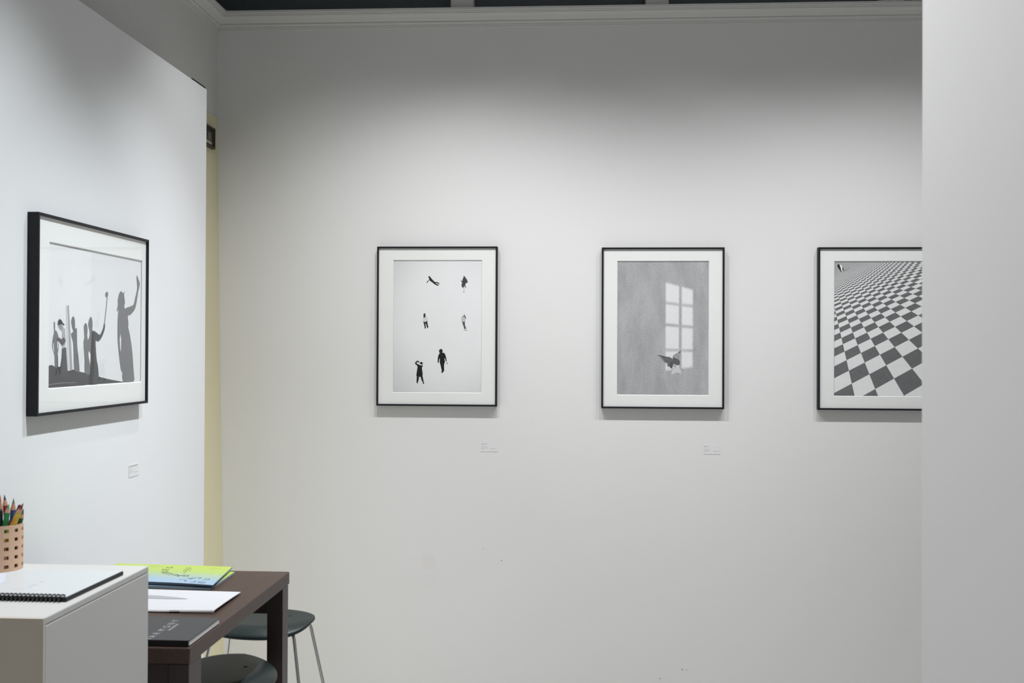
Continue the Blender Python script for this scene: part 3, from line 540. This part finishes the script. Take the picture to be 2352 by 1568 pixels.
# two magazines, yellow fading to blue: corners near-left, near-right, far-right, far-left
def magazine(label, pts, z0, z1, sag=0.0, printed=False):
    loc = (pts[1][0], pts[1][1], z0)
    o = thing('magazine', label, 'magazine', loc, 0, 'gradient magazines on the table'); lo = Vector(loc)
    UV = [(0, 0), (1, 0), (1, 1), (0, 1)]
    # curved sheet pile: cover sags a little towards the near right corner
    n = 14; rows = []; bots = []
    P = [Vector((p[0], p[1], 0)) for p in pts]
    def at(u, v): return (P[0].lerp(P[1], u)).lerp(P[3].lerp(P[2], u), v)
    def zz(u, v): return z1-sag*max(0, (u-.55)/.45)**2*(1-.5*v)
    b = MB()
    i0 = 0
    for a in range(n):
        for c_ in range(n):
            q = [(c_/n, a/n), ((c_+1)/n, a/n), ((c_+1)/n, (a+1)/n), (c_/n, (a+1)/n)]
            b.face([at(u, v)+Vector((0, 0, zz(u, v)))-lo for u, v in q], M['mag'], q)
    b.build('cover', o, recalc=False)
    b = MB(); e = .0006
    for c_ in range(n):      # near side (the fold) and the others
        u, w = c_/n, (c_+1)/n
        for (q, m) in ((((u, 0), (w, 0)), SPINE), (((w, 1), (u, 1)), M['magedge']), (((1, u), (1, w)), M['magedge']), (((0, w), (0, u)), M['magedge'])):
            p, r_ = at(*q[0]), at(*q[1])
            b.face([p+Vector((0, 0, z0))-lo, r_+Vector((0, 0, z0))-lo, r_+Vector((0, 0, zz(*q[1])-e))-lo, p+Vector((0, 0, zz(*q[0])-e))-lo], m)
    b.face([P[i]+Vector((0, 0, z0))-lo for i in (3, 2, 1, 0)], M['magedge'])
    b.build('pages', o, recalc=False)
    if printed:
        b = MB()
        def uvz(x, y):   # height of the cover under a printed mark
            best = z1
            u = max(0, min(1, (x-P[0].x)/(P[1].x-P[0].x)))
            return z1-sag*max(0, (u-.55)/.45)**2+.0003
        def letters(seq, size, m):
            N = len(seq)
            for i, (ch, x, y) in enumerate(seq):
                a = Vector(seq[max(0, i-1)][1:]); c_ = Vector(seq[min(N-1, i+1)][1:])
                d = c_-a; ang_ = math.atan2(d.y, d.x)
                mx = Matrix.Translation(Vector((x, y, uvz(x, y)))-lo) @ Matrix.Rotation(ang_, 4, 'Z')
                glyph(b, ch, size, mx, m)
        letters(GLET, .026, M['ink']); b.build('curved_title', o, recalc=False)
        b = MB(); letters(GLET2, .027, M['inkblue']); b.build('subtitle', o, recalc=False)
        b = MB()
        for i, (xa, ya, xc, yc) in enumerate(MBARS):
            if i in (4, 9, 11, 12, 13, 15): b.build('printed_lines', o, recalc=False); b = MB()
            p = Vector((xa, ya, 0)); q = Vector((xc, yc, 0)); d = (q-p).normalized(); nn = Vector((-d.y, d.x, 0))*(.0011 if i < 9 or i > 12 else .0022)
            m = M['inklight'] if i < 4 or i > 12 else M['inkblue']
            k = max(2, int((q-p).length/.006))
            for s_ in range(k):     # broken into word-sized dashes
                a0 = p.lerp(q, s_/k); a1 = p.lerp(q, (s_+.72)/k)
                b.face([Vector((w.x, w.y, uvz(w.x, w.y)))-lo for w in (a0-nn, a1-nn, a1+nn, a0+nn)], m)
        b.build('printed_lines', o, recalc=False)
    return o
SPINE = M['magedge']
magazine('yellow and blue magazine lying underneath another at the back of the table', [(-1.245, 2.672), (-.911, 2.6575), (-.913, 2.853), (-1.25, 2.868)], .9205, .9265, .002)
SPINE = M['magspine']
magazine('yellow and blue magazine with curved lettering, on top at the back of the table', [(-1.235, 2.684), (-.905, 2.655), (-.9265, 2.874), (-1.25, 2.888)], .9305, .9355, .0025, True)
# thin third magazine between, showing only its fold
magazine('thin blue folded magazine pressed between the two gradient magazines', [(-1.240, 2.690), (-.918, 2.664), (-.925, 2.858), (-1.25, 2.872)], .9268, .9302, .0)

# white booklet with gently lifted corner
b = MB(); o = thing('white_booklet', 'open white printed booklet on the table between magazines and dark book', 'booklet', (-.8218, 2.4252, .9205)); lo = o.location
PB = [Vector(p) for p in ((-1.16, 2.428, 0), (-.8218, 2.4235, 0), (-.8231, 2.6225, 0), (-1.16, 2.640, 0))]
def bat(u, v): return PB[0].lerp(PB[1], u).lerp(PB[3].lerp(PB[2], u), v)
def bz(u, v): return .9245+.004*max(0, u-.6)*(1-v)*2+.0022*math.sin(v*3.0)*(1-u*.5)
n = 16
for layer, (dz, du) in enumerate(((0, 0), (-.0016, .004))):
    for a in range(n):
        for c_ in range(n):
            q = [(c_/n, a/n), ((c_+1)/n, a/n), ((c_+1)/n, (a+1)/n), (c_/n, (a+1)/n)]
            b.face([bat(u, v)+Vector((0, -du, bz(u, v)+dz))-lo for u, v in q], M['paper'])
b.build('pages', o, smooth_=True, recalc=False)
for (u0, u1) in ((.0, .69), (.76, 1.0)):    # page edge along the near side, with an index tab gap
    b = MB()
    for k in range(6):
        ua, ub = u0+(u1-u0)*k/6, u0+(u1-u0)*(k+1)/6
        b.face([bat(ua, 0)+Vector((0, -.0004, .9206))-lo, bat(ub, 0)+Vector((0, -.0004, .9206))-lo,
                bat(ub, 0)+Vector((0, -.0004, bz(ub, 0)))-lo, bat(ua, 0)+Vector((0, -.0004, bz(ua, 0)))-lo], M['paperedge'])
    b.build('page_edge', o, merge=True, recalc=False)
b = MB()   # flat grey band laid over the page, tapering to the right
pts = []
top_ = [(0.0, .66), (.25, .67), (.45, .655), (.6, .60), (.70, .53)]; bot_ = [(.70, .52), (.58, .50), (.42, .50), (.25, .50), (0.0, .48)]
for (u, v) in top_+bot_: pts.append(bat(u, v)+Vector((0, 0, bz(u, v)+.0006))-lo)
for i in range(4):
    b.face([pts[i], pts[i+1], pts[8-i], pts[9-i]], tone(148))
b.build('grey_band', o, recalc=False)

# dark book with silver title
o = thing('book', 'charcoal hardback book with silver capitals HARMONY on the near table edge', 'book', (-.782, 2.148, .9203)); lo = o.location
def bx(name, a, m, bevel=.0006, par=o):
    q = MB(); q.box(a[0]-lo.x, a[1]-lo.x, a[2]-lo.y, a[3]-lo.y, a[4]-lo.z, a[5]-lo.z, m); return q.build(name, par, bevel=bevel)
bx('cover', (-1.02, -.779, 2.147, 2.332, .9312, .9334), M['book'])
bx('back_cover', (-1.02, -.781, 2.147, 2.332, .9203, .9218), M['bookspine'])
bx('spine', (-1.02, -.7815, 2.1462, 2.1500, .9203, .9330), M['bookspine'])
bx('pages', (-1.018, -.7800, 2.1505, 2.3310, .9219, .9311), M['bookpages'], 0)
b = MB()
for ch, y in zip('HARMONY', (2.147+.0015, 2.1712, 2.1945, 2.2215, 2.2490, 2.2745, 2.2985)):
    mx = Matrix.Translation(Vector((-.8640, y, .9337))-lo) @ Matrix.Rotation(PI/2, 4, 'Z')
    if ch != 'H': glyph(b, ch, .0215, mx, M['silver'], .95)
mx = Matrix.Translation(Vector((-.8625, 2.1555, .9337))-lo) @ Matrix.Rotation(PI/2, 4, 'Z'); glyph(b, 'H', .0185, mx, M['silver'], .6)
y = 2.2185
while y < 2.274:      # subtitle, two rows of tiny characters
    for dx in (-.0010, .0022):
        b.face([Vector((-.8500+dx+sx, yy, .9337))-lo for sx, yy in ((-.0009, y), (.0009, y), (.0009, y+.0032), (-.0009, y+.0032))], M['silver'])
    y += .0043
b.build('title', o, recalc=False)

# ------------------------------------------------------------------ plinth and what stands on it
o = thing('plinth', 'white painted box plinth at lower left holding the pencil cup', 'plinth', (-1.05, 1.85, 0))
b = MB(); b.box(-.2275, .2225, -.200, .208, .0, 1.0878, M['plinth']); b.build('body', o, bevel=.002)
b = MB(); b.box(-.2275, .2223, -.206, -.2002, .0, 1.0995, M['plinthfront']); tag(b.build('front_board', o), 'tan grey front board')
b = MB(); b.box(-.2275, .2225, -.200, .208, 1.0880, 1.1, M['plinth']); b.build('top_board', o, bevel=.002)
for ch in o.children: ch.rotation_euler = (0, 0, 0)

SR = math.radians(-1.0)
o = thing('sketchbook', 'white covered spiral sketchbook with black backing on the plinth', 'sketchbook', (-.8435, 1.752, 1.1004), SR)
def sbx(name, a, m, bevel=.0005):
    q = MB(); q.box(*a, m); return q.build(name, o, bevel=bevel)
sbx('backing', (-.33, 0, 0, .217, 0, .0068), M['black'])
sbx('cover', (-.33, -.0016, .004, .2155, .0069, .0076), M['cover'], 0)
b = MB(); pts = []
turns = 44; px_ = .0074; n = 14
for i in range(turns*n+1):
    a = 2*PI*i/n
    pts.append((-.006-px_*i/n, .0015+.0075*math.cos(a), .0058+.0054*math.sin(a)))
b.tube(pts, .0015, M['wire'], 6); b.build('spiral_binding', o, smooth_=True)
b = MB(); inv = (Matrix.Translation(o.location) @ Matrix.Rotation(SR, 4, 'Z')).inverted()
scr = [(-.9614, 1.8032), (-.9448, 1.8079), (-.9465, 1.8214), (-.9405, 1.8219), (-.9437, 1.8355), (-.9372, 1.8396), (-.9439, 1.8603), (-.9383, 1.8679)]
for i in (0, 2, 3, 4, 6):
    p = inv @ Vector((*scr[i], 0)); q = inv @ Vector((*scr[i+1], 0)); d = (q-p); d.z = 0; d.normalize(); nn = Vector((-d.y, d.x, 0))*(.0009 if i > 3 else .0005)
    b.face([(w.x, w.y, .00785) for w in (p-nn, q-nn, q+nn, p+nn)], M['pink'] if i > 1 else M['greyink'])
b.build('pencil_sketch', o, recalc=False)

b = MB(); pts = [(-1.10, 1.862), (-1.020, 1.838), (-1.004, 1.8385), (-1.0045, 1.856), (-1.0395, 1.926), (-1.10, 1.93)]
so = slab('paper_slip', pts, 1.1079, 1.1086, M['slip'], M['slip'])
tag(so, 'small pale lavender paper slip on the sketchbook in front of the pencil cup', 'paper')

CUPX, CUPY, CUPZ, CR, CH_ = -1.0755, 1.9680, 1.1082, .0405, .0840
o = thing('pencil_cup', 'peach perforated pencil cup on the plinth at the left edge', 'pencil cup', (CUPX, CUPY, CUPZ))
b = MB()
ncol = 13; a0 = math.radians(-90+17.0)   # hole columns
us = []
for k in range(ncol):
    c0 = a0+2*PI*k/ncol
    for f_ in (-.5, -.4, -.30, -.217, .0, .217, .30, .4): us.append((c0+f_*2*PI/ncol, k, f_))
zs = [0]
rowc = [.0088+i*.0163 for i in range(5)]
hh = .0033
for rc in rowc: zs += [rc-hh, rc+hh]
zs.append(CH_)
NU = len(us)
for zi in range(len(zs)-1):
    for i in range(NU):
        a, b_ = us[i][0], us[(i+1) % NU][0]
        if i == NU-1: b_ += 2*PI
        is_hole = (zi % 2 == 1) and us[i][2] in (-.217, .0)
        if is_hole: continue
        b.face([(CR*math.cos(a), CR*math.sin(a), zs[zi]), (CR*math.cos(b_), CR*math.sin(b_), zs[zi]), (CR*math.cos(b_), CR*math.sin(b_), zs[zi+1]), (CR*math.cos(a), CR*math.sin(a), zs[zi+1])], M['cup'])
wl = b.build('wall', o, merge=True)
sd = wl.modifiers.new('solid', 'SOLIDIFY'); sd.thickness = .0022; sd.offset = -1
b = MB(); ring = [((CR-.0025)*math.cos(2*PI*i/40), (CR-.0025)*math.sin(2*PI*i/40)) for i in range(40)]
b.grid([[(x, y, .0003) for x, y in ring], [(x, y, .0025) for x, y in ring]], M['cup'], close_u=True)
b.fan([(x, y, .0025) for x, y in ring], M['cup']); b.fan([(x, y, .0003) for x, y in ring], M['cup'], True)
b.build('base', o, merge=True)

def pcol(name, c, rough=.35): return simple(name, c, rough, 0, .5, .05, 80)
WOODC = simple('pencil_wood', (.52, .30, .20, 1), .7, 0, .3, .1, 200)
def rainbow():
    m, nt, out = new_mat('yellow_orange_marbled_lacquer'); bs = principled(nt, out, (.6, .4, .03, 1), .35)
    n_ = noise(nt, 70, 3, scaled(nt, objco(nt), (1, 1, .35)))
    nt.links.new(mixc(nt, smooth(nt, n_, .50, .64), (.66, .52, .035, 1), (.72, .22, .02, 1)), bs.inputs['Base Color']); return m
def pencil(label, tip, low, body, lead, r=.0040, cone=.020, leadf=.42, flat=False):
    tip = Vector(tip); low = Vector(low); d = (tip-low).normalized()
    foot = tip-d*((tip.z-(CUPZ+.0034))/d.z)
    # keep the foot inside the cup
    off = Vector((foot.x-CUPX, foot.y-CUPY, 0))
    if off.length > CR-.0075:
        off *= (CR-.0075)/off.length; foot = Vector((CUPX+off.x, CUPY+off.y, CUPZ+.0034)); d = (tip-foot).normalized()
    ln = (tip-foot).length
    o = thing('pencil', label, 'pencil', foot, 0, 'pencils and pens in the cup')
    q = Vector((0, 0, 1)).rotation_difference(d); o.rotation_mode = 'QUATERNION'; o.rotation_quaternion = q
    def ring(z, rad, n=6): return [(rad*math.cos(2*PI*i/n), rad*math.sin(2*PI*i/n), z) for i in range(n)]
    zb = ln-(0 if flat else cone); b = MB(); b.grid([ring(0, r), ring(zb, r)], body, close_u=True); b.fan(ring(0, r), body, True); b.fan(ring(zb, r), body)
    b.build('body', o, merge=True, bevel=.0004)
    if not flat:
        zl = ln-cone*leadf; rl = r*leadf
        b = MB(); b.grid([ring(zb+.0001, r*.97, 16), ring(zl, rl, 16)], WOODC, close_u=True); b.build('wood_tip', o, smooth_=True)
        b = MB(); b.grid([ring(zl, rl, 16), ring(ln-.0006, .0004, 16)], lead, close_u=True); b.fan(ring(ln-.0006, .0004, 16), lead); b.build('lead', o, smooth_=True)
    return o
RED = pcol('crimson_lacquer', (.36, .016, .038, 1)); GRN = pcol('green_lacquer', (.014, .27, .075, 1)); BLU = pcol('blue_lacquer', (.075, .11, .36, 1))
BUR = pcol('burgundy_lacquer', (.13, .008, .030, 1)); DGR = pcol('dark_green_lacquer', (.010, .12, .040, 1)); GRY = pcol('warm_grey_lacquer', (.25, .20, .17, 1))
BLK = pcol('black_barrel', (.012, .014, .014, 1)); SLV = pcol('grey_barrel', (.30, .31, .28, 1))
L_BLU = pcol('blue_lead', (.04, .045, .10, 1), .6); L_GRN = pcol('bright_green_lead', (.08, .36, .10, 1), .6); L_OLV = pcol('olive_lead', (.14, .16, .10, 1), .6)
L_BRN = pcol('brown_lead', (.20, .05, .045, 1), .6); L_DKR = pcol('dark_red_lead', (.12, .025, .045, 1), .6); L_DGR = pcol('dark_green_lead', (.05, .09, .04, 1), .6)
L_ORG = pcol('orange_lead', (.55, .12, .02, 1), .6)
pencil('warm grey pencil with orange tip at the far left of the cup', (-1.0755, 1.968, 1.2455), (-1.0752, 1.968, 1.1893), GRY, L_ORG, .0046, .026, .5)
pencil('crimson pencil with blue lead standing tallest in the cup', (-1.0760, 1.984, 1.2440), (-1.0715, 1.982, 1.2066), RED, L_BLU, .0052, .021, .5)
pencil('bright green pencil with green lead leaning at the cup front', (-1.0515, 1.955, 1.2310), (-1.0580, 1.953, 1.1887), GRN, L_GRN, .0052, .0165, .55)
pencil('slim pencil with dark red lead between the green and blue pencils', (-1.0610, 1.990, 1.2345), (-1.0585, 1.988, 1.2044), GRY, L_DKR, .0036, .020, .6)
pencil('blue pencil with olive lead in the middle of the cup', (-1.0545, 1.9775, 1.2385), (-1.0560, 1.976, 1.1978), BLU, L_OLV, .0052, .022, .45)
pencil('burgundy flat ended pencil behind the yellow pencil', (-1.0475, 1.990, 1.2235), (-1.0570, 1.987, 1.1971), BUR, L_DKR, .0046, flat=True)
pencil('yellow and orange marbled pencil with brown lead leaning right', (-1.0275, 1.962, 1.2320), (-1.0460, 1.9565, 1.1885), rainbow(), L_BRN, .0056, .020, .62)
pencil('dark green pencil leaning furthest right against the cup rim', (-1.0345, 1.976, 1.2195), (-1.0420, 1.974, 1.1850), DGR, L_DGR, .0045, .018, .6)
pencil('black pen standing beside the bright green pencil', (-1.0665, 1.9530, 1.2185), (-1.0660, 1.9530, 1.1894), BLK, L_BLU, .0046, flat=True)
pencil('slim grey pen at the left of the black pen', (-1.0755, 1.947, 1.2175), (-1.0745, 1.947, 1.1890), SLV, L_BLU, .0042, flat=True)
# ------------------------------------------------------------------ lights
def spot(name, loc, target, watts, size, blend, col, rad=.03):
    d = bpy.data.lights.new(name, 'SPOT'); d.energy = watts; d.spot_size = math.radians(size); d.spot_blend = blend
    d.color = col; d.shadow_soft_size = rad
    o = bpy.data.objects.new(name, d); C.objects.link(o); o.location = loc
    o.rotation_euler = (Vector(target)-Vector(loc)).to_track_quat('-Z', 'Y').to_euler(); return o
NEU = (.985, .985, 1.0); COOL = (.91, .96, 1.0)
for x, k in ((-.80, 46), (-.30, 62), (.45, 40), (1.05, 44), (1.55, 40)):
    spot('track_spotlight', (x, 3.6, 3.3), (x, 4.8, -.45), k, 98, 1.0, NEU)
for y, k, sz in ((3.44, 116, 69), (2.50, 140, 74)):
    spot('track_spotlight', (-.25, y, 3.355), (-1.45, y, -.30), k, sz, 1.0, COOL)
spot('track_spotlight', (-.55, 1.75, 3.2), (.445, 1.15, .25), 84, 118, 1.0, NEU)
w = bpy.data.worlds.new('World'); bpy.context.scene.world = w; w.use_nodes = True
w.node_tree.nodes['Background'].inputs[0].default_value = (.93, .97, 1.0, 1); w.node_tree.nodes['Background'].inputs[1].default_value = .32

# ------------------------------------------------------------------ camera
F = 2500.0; VPX = 1330.0; PITCH = .0076; ROLL = .0045
yaw = math.atan((VPX-1176)/F)
fw = Vector((-math.sin(yaw)*math.cos(PITCH), math.cos(yaw)*math.cos(PITCH), math.sin(PITCH)))
rt = Vector((math.cos(yaw), math.sin(yaw), 0)); up = rt.cross(fw)
r2 = rt*math.cos(ROLL)+up*math.sin(ROLL); u2 = up*math.cos(ROLL)-rt*math.sin(ROLL)
cd = bpy.data.cameras.new('Camera'); cam = bpy.data.objects.new('Camera', cd); C.objects.link(cam)
m3 = Matrix((r2, u2, -fw)).transposed()
cam.matrix_world = Matrix.Translation((0, 0, 1.52)) @ m3.to_4x4()
cd.sensor_width = 36.0; cd.lens = F/2352*36; cd.clip_start = .02
cd.dof.use_dof = True; cd.dof.focus_distance = 4.7; cd.dof.aperture_fstop = 10.0
sc = bpy.context.scene; sc.camera = cam
sc.view_settings.view_transform = 'Standard'; sc.view_settings.look = 'None'
sc.view_settings.gamma = 1.0; sc.view_settings.exposure = 0.37; sc.view_settings.use_curve_mapping = False
